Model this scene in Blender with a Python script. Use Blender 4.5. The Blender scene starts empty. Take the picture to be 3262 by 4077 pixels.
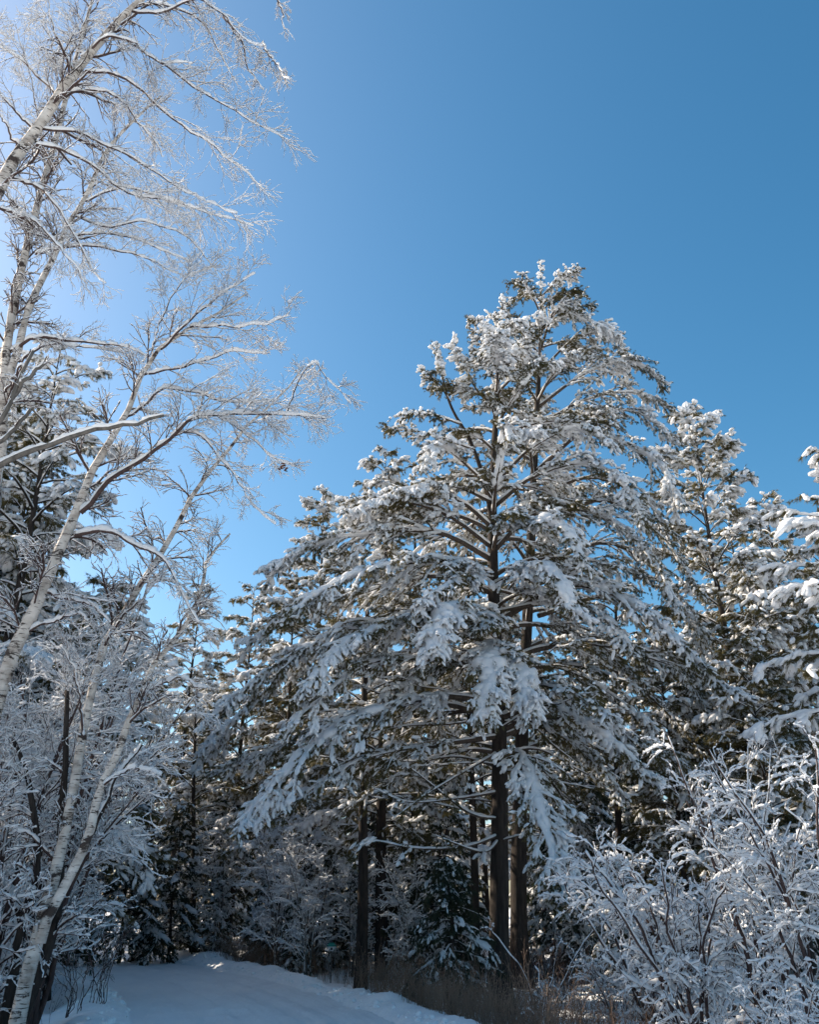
import bpy, math
import numpy as np
from mathutils import Vector

# ------------------------------------------------------------------ camera, sky, sun, exposure
SC = bpy.context.scene
COL = SC.collection
F, CX, CY = 887.0, 410.0, 512.0
PITCH = math.radians(24.3)
EYE = 1.7
SUN_AZ, SUN_EL = math.radians(-68.0), math.radians(34.0)     # azimuth from +Y, negative = left

cam_d = bpy.data.cameras.new('camera')
cam = bpy.data.objects.new('camera', cam_d); COL.objects.link(cam)
cam_d.sensor_fit = 'VERTICAL'; cam_d.sensor_height = 36.0; cam_d.lens = F / 1024.0 * 36.0
cam_d.clip_start = 0.05; cam_d.clip_end = 3000
cam.location = (0, 0, EYE); cam.rotation_euler = (math.radians(90) + PITCH, 0, 0)
SC.camera = cam

world = bpy.data.worlds.new('World'); SC.world = world; world.use_nodes = True
wn = world.node_tree.nodes; wl = world.node_tree.links
bg = wn['Background']
sky = wn.new('ShaderNodeTexSky'); sky.sky_type = 'NISHITA'; sky.sun_disc = False
sky.sun_elevation = SUN_EL; sky.sun_rotation = SUN_AZ
sky.altitude = 200; sky.air_density = 1.0; sky.dust_density = 1.9; sky.ozone_density = 2.0
hs = wn.new('ShaderNodeHueSaturation'); hs.inputs['Hue'].default_value = .485; hs.inputs['Saturation'].default_value = 1.34
wl.new(sky.outputs[0], hs.inputs['Color']); wl.new(hs.outputs[0], bg.inputs[0]); bg.inputs[1].default_value = 0.088

sd = bpy.data.lights.new('sun', 'SUN'); sd.energy = 5.0; sd.angle = math.radians(0.5); sd.color = (1.0, 0.86, 0.68)
so = bpy.data.objects.new('sun', sd); COL.objects.link(so); so.location = (-20, 20, 40)
sdir = Vector((math.sin(SUN_AZ) * math.cos(SUN_EL), math.cos(SUN_AZ) * math.cos(SUN_EL), math.sin(SUN_EL)))
so.rotation_euler = sdir.to_track_quat('Z', 'Y').to_euler()

SC.view_settings.view_transform = 'Standard'; SC.view_settings.look = 'None'
SC.view_settings.exposure = 1.15; SC.view_settings.gamma = 1.0
SC.view_settings.use_curve_mapping = False
SC.render.engine = 'CYCLES'
SC.cycles.max_bounces = 8; SC.cycles.diffuse_bounces = 6; SC.cycles.transmission_bounces = 4
SC.cycles.caustics_reflective = False; SC.cycles.caustics_refractive = False

S = 820.0 / 3262.0                                     # photograph pixels -> frame pixels
cp, sp = math.cos(PITCH), math.sin(PITCH)
def ray(px, py):
    x, y = px * S - CX, CY - py * S
    return np.array([x, F * cp - y * sp, y * cp + F * sp])
def at(px, py, Y):                                     # where the sight line through a photo point meets depth Y
    d = ray(px, py)
    return np.array([0, 0, EYE]) + d * (Y / d[1])

# ------------------------------------------------------------------ materials
def new_mat(name):
    m = bpy.data.materials.new(name); m.use_nodes = True
    n = m.node_tree.nodes; l = m.node_tree.links
    return m, n, l, n['Principled BSDF'], n['Material Output']
def ramp(n, l, fac, stops):
    r = n.new('ShaderNodeValToRGB'); e = r.color_ramp.elements
    e[0].position, e[0].color = stops[0][0], (*stops[0][1], 1)
    e[1].position, e[1].color = stops[-1][0], (*stops[-1][1], 1)
    for p, c in stops[1:-1]:
        q = e.new(p); q.color = (*c, 1)
    l.new(fac, r.inputs[0]); return r.outputs[0]
def noise(n, l, scale, detail=3, vec=(1, 1, 1), rough=.55):
    tc = n.new('ShaderNodeTexCoord'); mp = n.new('ShaderNodeMapping'); mp.inputs['Scale'].default_value = vec
    t = n.new('ShaderNodeTexNoise'); t.inputs['Scale'].default_value = scale; t.inputs['Detail'].default_value = detail
    t.inputs['Roughness'].default_value = rough
    l.new(tc.outputs['Object'], mp.inputs[0]); l.new(mp.outputs[0], t.inputs['Vector']); return t.outputs[0]

def mat_snow(name, transl, scale=18, bump=.25):
    m, n, l, b, o = new_mat(name)
    c = ramp(n, l, noise(n, l, scale), [(.3, (.80, .82, .85)), (.7, (.90, .90, .90))])
    l.new(c, b.inputs['Base Color']); b.inputs['Roughness'].default_value = .65
    b.inputs['Specular IOR Level'].default_value = .25
    bp = n.new('ShaderNodeBump'); bp.inputs['Strength'].default_value = bump; bp.inputs['Distance'].default_value = .02
    l.new(noise(n, l, scale * 3, 4), bp.inputs['Height']); l.new(bp.outputs[0], b.inputs['Normal'])
    if transl > 0:
        t = n.new('ShaderNodeBsdfTranslucent'); t.inputs[0].default_value = (.86, .88, .92, 1)
        mx = n.new('ShaderNodeMixShader'); mx.inputs[0].default_value = transl
        l.new(b.outputs[0], mx.inputs[1]); l.new(t.outputs[0], mx.inputs[2]); l.new(mx.outputs[0], o.inputs['Surface'])
    return m
M_SNOW = mat_snow('snow_on_branches', .38)
M_SNOWG = mat_snow('ground_snow', 0, 5, .6)

def mat_bark(name, c0, c1, scale=9, vec=(1, 1, .25), bump=.6):
    m, n, l, b, o = new_mat(name)
    f = noise(n, l, scale, 5, vec, .65)
    l.new(ramp(n, l, f, [(.3, c0), (.7, c1)]), b.inputs['Base Color'])
    b.inputs['Roughness'].default_value = .9; b.inputs['Specular IOR Level'].default_value = .15
    bp = n.new('ShaderNodeBump'); bp.inputs['Strength'].default_value = bump; bp.inputs['Distance'].default_value = .04
    l.new(f, bp.inputs['Height']); l.new(bp.outputs[0], b.inputs['Normal'])
    return m
M_BARK = mat_bark('pine_bark', (.016, .013, .012), (.052, .043, .038), 14, (1, 1, .14), 1.0)
M_LIMB = mat_bark('pine_limb_bark', (.035, .027, .022), (.105, .082, .067), 20)
M_TWIG = mat_bark('twig_bark', (.035, .024, .024), (.10, .068, .062), 25)
M_GREY = mat_bark('grey_bark', (.06, .055, .05), (.17, .155, .14), 14)

def mat_birch():
    m, n, l, b, o = new_mat('birch_bark')
    base = ramp(n, l, noise(n, l, 4, 4, (1, 1, 1.5)), [(.3, (.24, .20, .17)), (.5, (.46, .42, .38)), (.75, (.64, .60, .56))])
    fine = ramp(n, l, noise(n, l, 7, 3, (1, 1, 8)), [(.59, (0, 0, 0)), (.64, (1, 1, 1))])
    big = ramp(n, l, noise(n, l, 2.3, 6, (1, 1, 2.0), .72), [(.555, (0, 0, 0)), (.60, (1, 1, 1))])
    mx = n.new('ShaderNodeMix'); mx.data_type = 'RGBA'; mx.inputs['A'].default_value = (0, 0, 0, 1)
    mth = n.new('ShaderNodeMath'); mth.operation = 'MAXIMUM'
    l.new(fine, mth.inputs[0]); l.new(big, mth.inputs[1])
    l.new(mth.outputs[0], mx.inputs['Factor']); l.new(base, mx.inputs['A']); mx.inputs['B'].default_value = (.045, .034, .030, 1)
    l.new(mx.outputs['Result'], b.inputs['Base Color']); b.inputs['Roughness'].default_value = .75
    b.inputs['Specular IOR Level'].default_value = .2
    bp = n.new('ShaderNodeBump'); bp.inputs['Strength'].default_value = .5; bp.inputs['Distance'].default_value = .02
    l.new(mth.outputs[0], bp.inputs['Height']); l.new(bp.outputs[0], b.inputs['Normal'])
    return m
M_BIRCH = mat_birch()

def mat_leaf(name, c0, c1, transl=.35, scale=1.4):
    m, n, l, b, o = new_mat(name)
    c = ramp(n, l, noise(n, l, scale, 4), [(.3, c0), (.7, c1)])
    l.new(c, b.inputs['Base Color']); b.inputs['Roughness'].default_value = .55; b.inputs['Specular IOR Level'].default_value = .3
    t = n.new('ShaderNodeBsdfTranslucent'); l.new(c, t.inputs[0])
    mx = n.new('ShaderNodeMixShader'); mx.inputs[0].default_value = transl
    l.new(b.outputs[0], mx.inputs[1]); l.new(t.outputs[0], mx.inputs[2]); l.new(mx.outputs[0], o.inputs['Surface'])
    return m
M_PINE = mat_leaf('pine_needles', (.062, .056, .023), (.155, .130, .052))
M_HEM = mat_leaf('hemlock_needles', (.022, .032, .020), (.060, .068, .036))
M_GRASS = mat_leaf('dry_weeds', (.16, .10, .07), (.34, .23, .16), .2)
M_LEAF = mat_leaf('dead_leaves', (.10, .035, .02), (.22, .09, .05), .4)

# ------------------------------------------------------------------ mesh building in numpy
class Geo:
    def __init__(s): s.v = []; s.q = []; s.t = []; s.n = 0
    def add(s, v, q=None, t=None):
        v = np.asarray(v, np.float32).reshape(-1, 3)
        if q is not None: s.q.append(np.asarray(q, np.int32).reshape(-1, 4) + s.n)
        if t is not None: s.t.append(np.asarray(t, np.int32).reshape(-1, 3) + s.n)
        s.v.append(v); s.n += len(v)
    def mesh(s, name, mat, smooth=True):
        me = bpy.data.meshes.new(name)
        if not s.n: return me
        v = np.concatenate(s.v)
        q = np.concatenate(s.q) if s.q else np.zeros((0, 4), np.int32)
        t = np.concatenate(s.t) if s.t else np.zeros((0, 3), np.int32)
        me.vertices.add(len(v)); me.vertices.foreach_set('co', v.ravel())
        li = np.concatenate([q.ravel(), t.ravel()]).astype(np.int32)
        me.loops.add(len(li)); me.loops.foreach_set('vertex_index', li)
        me.polygons.add(len(q) + len(t))
        ls = np.concatenate([np.arange(len(q)) * 4, len(q) * 4 + np.arange(len(t)) * 3]).astype(np.int32)
        me.polygons.foreach_set('loop_start', ls)
        me.update(calc_edges=True)
        me.polygons.foreach_set('use_smooth', np.full(len(q) + len(t), smooth, dtype=bool))
        me.materials.append(mat)
        return me

def tag(o, label=None, cat=None, group=None, kind=None):
    if label: o['label'] = label
    if cat: o['category'] = cat
    if group: o['group'] = group
    if kind: o['kind'] = kind
    return o
def link(name, me, parent=None, loc=None):
    o = bpy.data.objects.new(name, me); COL.objects.link(o)
    if loc is not None: o.location = loc
    if parent: o.parent = parent
    return o
def part(name, geo, mat, parent, smooth=True):
    if geo.n == 0: return None
    return link(name, geo.mesh(name, mat, smooth), parent)
def thing(name, loc, label, cat, group=None):
    o = bpy.data.objects.new(name, None); COL.objects.link(o); o.location = [float(c) for c in loc]
    o.empty_display_size = .3
    return tag(o, label, cat, group)
def copy_thing(root, loc, rz, scale, label, group):
    r = root.copy(); COL.objects.link(r); r.location = [float(c) for c in loc]; r.rotation_euler = (0, 0, rz)
    r.scale = (scale, scale, scale) if np.isscalar(scale) else scale
    r['label'] = label
    if group: r['group'] = group
    elif 'group' in r: del r['group']
    for c in list(root.children):
        d = c.copy(); COL.objects.link(d); d.parent = r
        for g in c.children:
            e = g.copy(); COL.objects.link(e); e.parent = d
    return r

def nrm(a): return a / np.maximum(np.linalg.norm(a, axis=-1, keepdims=True), 1e-9)
Z = np.array([0., 0., 1.])
def tang(P):
    T = np.empty_like(P); T[:, 1:-1] = P[:, 2:] - P[:, :-2]; T[:, 0] = P[:, 1] - P[:, 0]; T[:, -1] = P[:, -1] - P[:, -2]
    return nrm(T)
def frames(P):
    T = tang(P); side = np.cross(T, Z); ln = np.linalg.norm(side, axis=-1, keepdims=True)
    side = np.where(ln > .08, side / np.maximum(ln, 1e-6), np.array([1., 0, 0]))
    up = nrm(np.cross(side, T)); side = nrm(np.cross(T, up))
    return T, side, up
def tubes(g, P, R, k=4, flat=None, cap=True):
    """P (N,n,3), R (N,n); closed tubes; flat: (rs, ru) radii arrays instead of R"""
    N, n, _ = P.shape
    if N == 0: return
    T, s, u = frames(P)
    a = np.arange(k) / k * 2 * math.pi + math.pi / k
    rs, ru = (R, R) if flat is None else flat
    V = P[:, :, None] + s[:, :, None] * (np.cos(a)[None, None, :, None] * rs[..., None, None]) + u[:, :, None] * (np.sin(a)[None, None, :, None] * ru[..., None, None])
    idx = np.arange(N * n * k).reshape(N, n, k); nx = np.roll(idx, -1, axis=2)
    Q = np.stack([idx[:, :-1], nx[:, :-1], nx[:, 1:], idx[:, 1:]], -1)
    tr = None
    if cap:
        e = []
        for j in range(1, k - 1):
            e.append(np.stack([idx[:, -1, 0], idx[:, -1, j], idx[:, -1, j + 1]], -1))
            e.append(np.stack([idx[:, 0, 0], idx[:, 0, j + 1], idx[:, 0, j]], -1))
        tr = np.concatenate(e)
    g.add(V, Q, tr)
def resample(P, m):
    N, n, _ = P.shape
    t = np.linspace(0, n - 1, m); i = np.minimum(t.astype(int), n - 2); f = (t - i)[None, :, None]
    return P[:, i] * (1 - f) + P[:, i + 1] * f
def spline(pts, m, rs=None, wob=0, rng=None):
    """Catmull-Rom through control points"""
    p = np.array(pts, float); q = np.vstack([2 * p[0] - p[1], p, 2 * p[-1] - p[-2]])
    out = []
    L = np.r_[0, np.cumsum(np.linalg.norm(np.diff(p, axis=0), axis=1))]
    for s_ in np.linspace(0, L[-1], m):
        i = min(int(np.searchsorted(L, s_, 'right')) - 1, len(p) - 2); t = (s_ - L[i]) / max(L[i + 1] - L[i], 1e-9)
        a, b, c, d = q[i], q[i + 1], q[i + 2], q[i + 3]
        out.append(.5 * (2 * b + (c - a) * t + (2 * a - 5 * b + 4 * c - d) * t * t + (3 * b - a - 3 * c + d) * t ** 3))
    out = np.array(out)
    if wob and rng is not None:
        w = rng.normal(0, wob, (m, 3)); w = w + np.roll(w, 1, 0) + np.roll(w, -1, 0); w[0] = 0; out = out + w * .5
    return out
def snow_tubes(g, P, R, rng, amt=1.0, m=None, k=5, gap=.12, base=.006, lump=.5):
    """snow lying along the upper side of branches; more where they run level"""
    if len(P) == 0: return
    if m: 
        N, n, _ = P.shape; R = resample(R[..., None], m)[..., 0]; P = resample(P, m)
    T, s, u = frames(P); N, n, _ = P.shape
    hz = np.sqrt(np.clip(1 - T[..., 2] ** 2, 0, 1)) ** 1.6
    nz = rng.uniform(1 - lump, 1 + lump, (N, n)); nz = np.where(rng.random((N, n)) < gap, .12, nz)
    env = np.ones(n); env[0] = .5; env[-1] = .8
    w = (R * 1.12 + base) * np.minimum(1, .35 + nz * .75) * (.25 + .75 * hz) * env
    h = (R * .55 + base * 1.4) * amt * nz * (.18 + .82 * hz) * env
    w = np.maximum(w, .0015) * (.75 + .25 * amt); h = np.maximum(h, .0015)
    C = P + u * (R * .55 + h * .55)[..., None]
    tubes(g, C, None, k, (w, h))

def ico(sub):
    f = (1 + 5 ** .5) / 2
    v = [(-1, f, 0), (1, f, 0), (-1, -f, 0), (1, -f, 0), (0, -1, f), (0, 1, f), (0, -1, -f), (0, 1, -f), (f, 0, -1), (f, 0, 1), (-f, 0, -1), (-f, 0, 1)]
    t = [(0, 11, 5), (0, 5, 1), (0, 1, 7), (0, 7, 10), (0, 10, 11), (1, 5, 9), (5, 11, 4), (11, 10, 2), (10, 7, 6), (7, 1, 8), (3, 9, 4), (3, 4, 2), (3, 2, 6), (3, 6, 8), (3, 8, 9), (4, 9, 5), (2, 4, 11), (6, 2, 10), (8, 6, 7), (9, 8, 1)]
    v = [np.array(x) / np.linalg.norm(x) for x in v]
    for _ in range(sub):
        c = {}; nt = []
        def mid(a, b):
            k = (min(a, b), max(a, b))
            if k not in c:
                x = v[a] + v[b]; v.append(x / np.linalg.norm(x)); c[k] = len(v) - 1
            return c[k]
        for a, b, d in t:
            x, y, z = mid(a, b), mid(b, d), mid(d, a); nt += [(a, x, z), (b, y, x), (d, z, y), (x, y, z)]
        t = nt
    return np.array(v), np.array(t)
ICO = [ico(0), ico(1), ico(2)]
def lumps(g, C, D, a, b, c, rng, sub=1, rough=.18):
    """ellipsoid lumps, long axis along D; a along, b across, c up"""
    if len(C) == 0: return
    v, t = ICO[sub]; M = len(C)
    T = nrm(D); s = np.cross(T, Z); s = np.where(np.linalg.norm(s, axis=-1, keepdims=True) > .05, s, np.array([1., 0, 0])); s = nrm(s); u = np.cross(s, T)
    r = 1 + rng.uniform(-rough, rough, (M, len(v)))
    V = C[:, None] + T[:, None] * (v[None, :, 0] * a[:, None] * r)[..., None] + s[:, None] * (v[None, :, 1] * b[:, None] * r)[..., None] + u[:, None] * (v[None, :, 2] * c[:, None] * r)[..., None]
    g.add(V, None, (t[None] + (np.arange(M) * len(v))[:, None, None]))
def needles(g, C, D, ln, rng, K=12, w=.005, down=.35, spread=.8):
    M = len(C)
    if not M: return
    d = nrm(D[:, None] * .8 + rng.normal(0, spread, (M, K, 3)) * .5 + np.array([0, 0, -down]))
    p = nrm(np.cross(d, rng.normal(0, 1, (M, K, 3)))) * w
    o = C[:, None] + rng.normal(0, .25, (M, K, 3)) * ln[:, None, None] * .4
    L = ln[:, None, None] * rng.uniform(.7, 1.15, (M, K, 1))
    V = np.stack([o - p, o + p, o + d * L], 2)
    g.add(V, None, np.arange(M * K * 3))

def spawn(P, R, rng, cnt, t0, t1, L0, L1, a0, a1, grav=.05, wig=.08, n=5, rf=.55, flat=.0, taper=.25, rmin=.0, up=0., tmin_len=.35, sidebias=None):
    """children growing from parents; L0/L1 child length at start/end of the parent"""
    N, m, _ = P.shape
    t = (np.arange(cnt)[None] + rng.random((N, cnt))) / cnt; t = t0 + (t1 - t0) * t
    x = t * (m - 1); i = np.minimum(x.astype(int), m - 2); f = (x - i)
    ar = np.arange(N)[:, None]
    A = P[ar, i]; B = P[ar, i + 1]; pos = A + (B - A) * f[..., None]; T = nrm(B - A)
    r = (R[ar, i] * (1 - f) + R[ar, i + 1] * f)
    L = (L0 + (L1 - L0) * (t - t0) / max(t1 - t0, 1e-6)) * rng.uniform(.6, 1.3, t.shape)
    side = np.cross(T, Z); side = np.where(np.linalg.norm(side, axis=-1, keepdims=True) > .08, side, np.array([1., 0, 0])); side = nrm(side); u = np.cross(side, T)
    th = rng.random(t.shape) * 2 * math.pi
    if flat > 0:
        sgn = np.where((np.arange(cnt)[None] + rng.integers(0, 2, (N, 1))) % 2 == 0, 0., math.pi)
        th = sgn + rng.normal(0, (1 - flat) * 1.2 + .05, t.shape)
    perp = side * np.cos(th)[..., None] + u * np.sin(th)[..., None]
    a = rng.uniform(a0, a1, t.shape)[..., None]
    d = nrm(T * np.cos(a) + perp * np.sin(a) + np.array([0, 0, up]))
    pos = pos.reshape(-1, 3); d = d.reshape(-1, 3); L = L.ravel(); r = r.ravel()
    out = [pos]; st = (L / (n - 1))[:, None]; cur = pos
    for _ in range(n - 1):
        cur = cur + d * st; out.append(cur)
        d = nrm(d + np.array([0, 0, -grav]) + rng.normal(0, wig, d.shape))
    Pn = np.stack(out, 1)
    r0 = np.maximum(r * rf, rmin)
    Rn = r0[:, None] * np.linspace(1, taper, n)[None]
    return Pn, np.maximum(Rn, rmin * .7)

# ------------------------------------------------------------------ ground
RC = np.array([(1.0, -8), (.3, 0), (-.2, 5), (-.9, 10), (-1.5, 13.5), (-2.9, 18.5), (-4.7, 23.5), (-7.6, 30), (-14, 41), (-24, 50), (-38, 57), (-60, 62)], float)
RP = spline(RC, 160)
HW = 2.05
def road_d(x, y):
    x = np.asarray(x, float); y = np.asarray(y, float); sh = x.shape; q = np.stack([x.ravel(), y.ravel()], -1)
    best = np.full(len(q), 1e9); sg = np.zeros(len(q))
    for a, b in zip(RP[:-1], RP[1:]):
        ab = b - a; t = np.clip(((q - a) @ ab) / (ab @ ab), 0, 1); pr = a + t[:, None] * ab; dd = np.hypot(*(q - pr).T)
        cr = ab[0] * (q[:, 1] - a[1]) - ab[1] * (q[:, 0] - a[0])
        m = dd < best; best[m] = dd[m]; sg[m] = np.sign(cr[m])
    return best.reshape(sh), sg.reshape(sh)
_r = np.random.default_rng(5)
_W = [(_r.normal(0, 1, 2) * k, _r.random() * 6.28, a) for k, a in [(.15, .10), (.25, .08), (.5, .05), (.9, .035), (1.2, .03), (1.8, .022), (2.6, .017), (3.7, .013), (4.5, .010), (6, .008), (8, .006)] for _ in range(3)]
def und(x, y, lo=0, hi=99):
    z = 0
    for j, (k, ph, a) in enumerate(_W):
        if lo <= j < hi: z = z + a * np.sin(k[0] * x + k[1] * y + ph)
    return z
def ground_z(x, y):
    x = np.asarray(x, float); y = np.asarray(y, float)
    d, sg = road_d(x, y)
    bank = np.exp(-((d - HW - .75) / .62) ** 2) * (.26 + .16 * und(x, y, 12, 33) + .55 * und(x, y, 24, 33) + .012 * np.sin(x * 13 + 2 * np.sin(y * 5)) * np.sin(y * 11 + 1)) 
    off = np.clip((d - HW - .1) / 1.2, 0, 1)
    far = np.clip((y - 28) / 40, 0, 3) * .9
    side = np.where(sg > 0, .15, -.18)             # left bank a little higher, woods on the right a little lower
    w = off * (und(x, y) * .9 + side * np.clip((d - HW - 1.2) / 2, 0, 1) + far * np.clip((d - HW - 1) / 6, 0, 1))
    return np.where(d < HW + .1, -.06, 0) * (1 - off) + bank * np.clip((d - HW + .25) / .4, 0, 1) + w
def gz(x, y): return float(ground_z(np.array([x]), np.array([y]))[0])

def grid(xs, ys, zf):
    X, Y = np.meshgrid(xs, ys, indexing='ij'); Zz = zf(X, Y)
    V = np.stack([X, Y, Zz], -1); idx = np.arange(X.size).reshape(X.shape)
    Q = np.stack([idx[:-1, :-1], idx[1:, :-1], idx[1:, 1:], idx[:-1, 1:]], -1)
    g = Geo(); g.add(V, Q); return g
def axis(lo, f0, f1, hi, fine, coarse):
    return np.unique(np.r_[lo, np.arange(lo, f0, coarse), np.arange(f0, f1, fine), np.arange(f1, hi, coarse), hi].round(4))
g = grid(np.unique(np.r_[-1200, -500, -200, axis(-90, -16, 14, 90, .11, 1.5), 200, 500, 1200]), np.unique(np.r_[-400, -100, axis(-20, 9, 44, 130, .13, 1.2), 200, 500, 1500]), ground_z)
tag(link('ground', g.mesh('ground', M_SNOWG)), kind='structure')

m, n, l, b, o = new_mat('packed_snow')
c = ramp(n, l, noise(n, l, 1.2, 5, (1, .35, 1)), [(.3, (.76, .78, .81)), (.7, (.87, .88, .89))])
l.new(c, b.inputs['Base Color']); b.inputs['Roughness'].default_value = .5
bp = n.new('ShaderNodeBump'); bp.inputs['Strength'].default_value = .8; bp.inputs['Distance'].default_value = .03
l.new(noise(n, l, 6, 6, (1, .4, 1), .65), bp.inputs['Height']); l.new(bp.outputs[0], b.inputs['Normal'])
M_ROAD = m
T2 = np.gradient(RP, axis=0); T2 /= np.linalg.norm(T2, axis=1, keepdims=True); N2 = np.stack([T2[:, 1], -T2[:, 0]], -1)
RP2 = spline(RC, 700); T2 = np.gradient(RP2, axis=0); T2 /= np.linalg.norm(T2, axis=1, keepdims=True); N2 = np.stack([T2[:, 1], -T2[:, 0]], -1)
ww = np.linspace(-HW - .2, HW + .2, 61)
V = RP2[:, None] + N2[:, None] * ww[None, :, None]
rr = np.random.default_rng(2)
rut = -.030 * (np.exp(-((ww - .8) / .22) ** 2) + np.exp(-((ww + .8) / .22) ** 2)) - .018 * np.exp(-((ww + .25) / .15) ** 2) - .02 * np.exp(-((ww - 1.35) / .16) ** 2)
rut = rut * 1.7 + .008 * np.sin(ww * 31) + .006 * np.sin(ww * 53 + 1)
zz = .02 + rut[None] + .35 * und(V[..., 0], V[..., 1], 15, 33) + rr.normal(0, .0025, V.shape[:2])
V3 = np.concatenate([V, zz[..., None]], -1); idx = np.arange(V3.shape[0] * V3.shape[1]).reshape(V3.shape[:2])
g = Geo(); g.add(V3, np.stack([idx[:-1, :-1], idx[:-1, 1:], idx[1:, 1:], idx[1:, :-1]], -1))
tag(link('road', g.mesh('road', M_ROAD)), kind='structure')

# ------------------------------------------------------------------ pines
def pad_tubes(g, P, W, H, rng, k=8, var=.19):
    if len(P) == 0: return
    N, n, _ = P.shape; z = rng.normal(0, var, (N, n)); z = (z + np.roll(z, 1, 1) * .5)
    e = np.ones(n); e[0] = e[-1] = .25; e[1] = e[-2] = .78
    f = np.clip(1 + z, .35, 1.6) * e
    tubes(g, P + Z * (H * .45)[..., None], None, k, (W * f, H * f))
def bough_geo(path, r0, rng, gw, gn, gs, snow=1.0, dens=1.0, nlen=.10, side_len=.32, detail=1, foliage=(.25, 1.0), K=15, w=.0055, slab=0., droop=.10, fine=1.):
    """one bough along path (m,3): wood, needle tufts, snow lumps"""
    P = path[None]; m = len(path)
    L = np.linalg.norm(np.diff(path, axis=0), axis=1).sum()
    R = (r0 * np.linspace(1, .12, m) ** 1.0)[None]
    tubes(gw, P, R, 6)
    snow_tubes(gs, P, R, rng, amt=.9 * snow, m=m * 3, k=6, base=.014, lump=.35, gap=.05)
    if foliage is None: return
    f0, f1 = foliage
    c1 = max(3, int(L * (f1 - f0) * 6 * dens))
    P1, R1 = spawn(P, R, rng, c1, f0, .99, min(side_len * L, 1.7), max(.08 * L, .22), .42, .9, grav=droop, wig=.05, n=7, rf=.4, flat=.75, rmin=.003)
    tubes(gw, P1, R1, 3, cap=False)
    P2, R2 = spawn(P1, R1, rng, max(2, int(4 * dens)), .25, .95, .34, .14, .5, .95, grav=droop * 1.6, wig=.06, n=4, rf=.6, flat=.6, rmin=.002)
    if detail: tubes(gw, P2, R2, 3, cap=False)
    # tufts
    nQ = int(13 * fine); Q1 = resample(P1[:, 1:], nQ); Q2 = resample(P2[:, 1:], int((4 if detail else 3) * fine))
    A = Q1.reshape(-1, 3); TA = tang(Q1).reshape(-1, 3)
    Bq = Q2.reshape(-1, 3); TB = tang(Q2).reshape(-1, 3)
    Tm = resample(P[:, int(m * .75):], max(4, int(L * 2.5))); TT = tang(Tm).reshape(-1, 3); Tm = Tm.reshape(-1, 3)
    C = np.concatenate([A, Bq, Tm]); D = np.concatenate([TA, TB, TT])
    C = C + rng.normal(0, .018, C.shape)
    ln = nlen * rng.uniform(.75, 1.25, len(C))
    needles(gn, C, D, ln, rng, K=K, w=w, down=.5)
    # snow: patchy by a smooth field so loaded and bare stretches alternate
    fld = np.sin(C @ np.array([2.3, 1.7, .9]) + rng.random() * 6) + np.sin(C @ np.array([-1.3, 2.9, 1.4]) + rng.random() * 6)
    fld2 = np.sin(C @ np.array([9.3, 6.7, 5.9]) + rng.random() * 6)
    pr = np.clip((.25 + .27 * fld + .08 * fld2) * snow, .02, .95)
    k = rng.random(len(C)) < pr
    Cs, Ds, ns, fs = C[k], D[k], ln[k], fld[k]
    sz = ns * rng.uniform(.32, .68, len(Cs)) * (1.02 + .18 * fs) * (.75 + .25 * snow)
    Ds = nrm(Ds * 1.0 + rng.normal(0, .22, Ds.shape) + np.array([0, 0, -.35]))
    lumps(gs, Cs + Z * (sz * .45)[:, None] + Ds * (sz * .8)[:, None], Ds, sz * rng.uniform(1.2, 2.0, len(Cs)), sz * rng.uniform(.6, .95, len(Cs)), sz * rng.uniform(.45, .7, len(Cs)), rng, sub=detail, rough=.16)
    if slab > 0:      # the heavy wet slab lying along the bough
        q = P[:, int(m * .3):]; nq = max(12, int(L * 9)); t = np.linspace(0, 1, nq)
        prof = (.30 + .70 * np.sin(np.pi * np.clip(t * .85 + .1, 0, 1)) ** .8) * (1 + .22 * np.sin(t * L * 4 + rng.random() * 6) + .12 * np.sin(t * L * 11 + rng.random() * 6))
        for off in (-.34, .05, .38):
            qq = resample(q, nq); sd_ = nrm(np.cross(tang(qq), Z) + 1e-6)
            wv = off + .16 * np.sin(t * L * 3 + rng.random() * 6) + rng.normal(0, .04, nq)
            c_ = slab * prof * rng.uniform(.85, 1.15)
            qq = qq + sd_ * (c_ * wv)[None, :, None] - Z * (np.abs(wv) * c_ * .35)[None, :, None] + Z * (c_ * .1)[None, :, None]
            pad_tubes(gs, qq, (c_ * .50)[None], (c_ * .34)[None], rng, 9)
        n1 = len(P1); k = rng.random(n1) < .85
        A1 = P1[k][:, :6]; l1 = rng.uniform(.16, .34, len(A1))[:, None] * slab; m1 = 13
        A1 = resample(A1, m1) + Z * .01; tt = np.linspace(1.15, .55, m1)[None]
        pad_tubes(gs, A1, l1 * tt * 1.1, l1 * tt * .8, rng, 7, .28)
        k2 = rng.random(len(P2)) < .45; A2 = P2[k2]; l2 = rng.uniform(.10, .2, len(A2))[:, None] * slab
        pad_tubes(gs, resample(A2, 7) + Z * .005, l2 * np.ones((1, 7)), l2 * np.full((1, 7), .8), rng, 6, .28)

def arch(p0, p1, lift, m=12, rng=None, wob=.02):
    """start on the trunk, bow upward, come down to the tip"""
    t = np.linspace(0, 1, m)[:, None]; d = p1 - p0; L = np.linalg.norm(d)
    P = p0 + d * t + Z * (lift * L * np.sin(np.pi * t ** .85))
    if rng is not None:
        w = rng.normal(0, wob * L / 4, (m, 3)); w[0] = 0; P = P + w * np.linspace(0, 1, m)[:, None]
    return P

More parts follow.
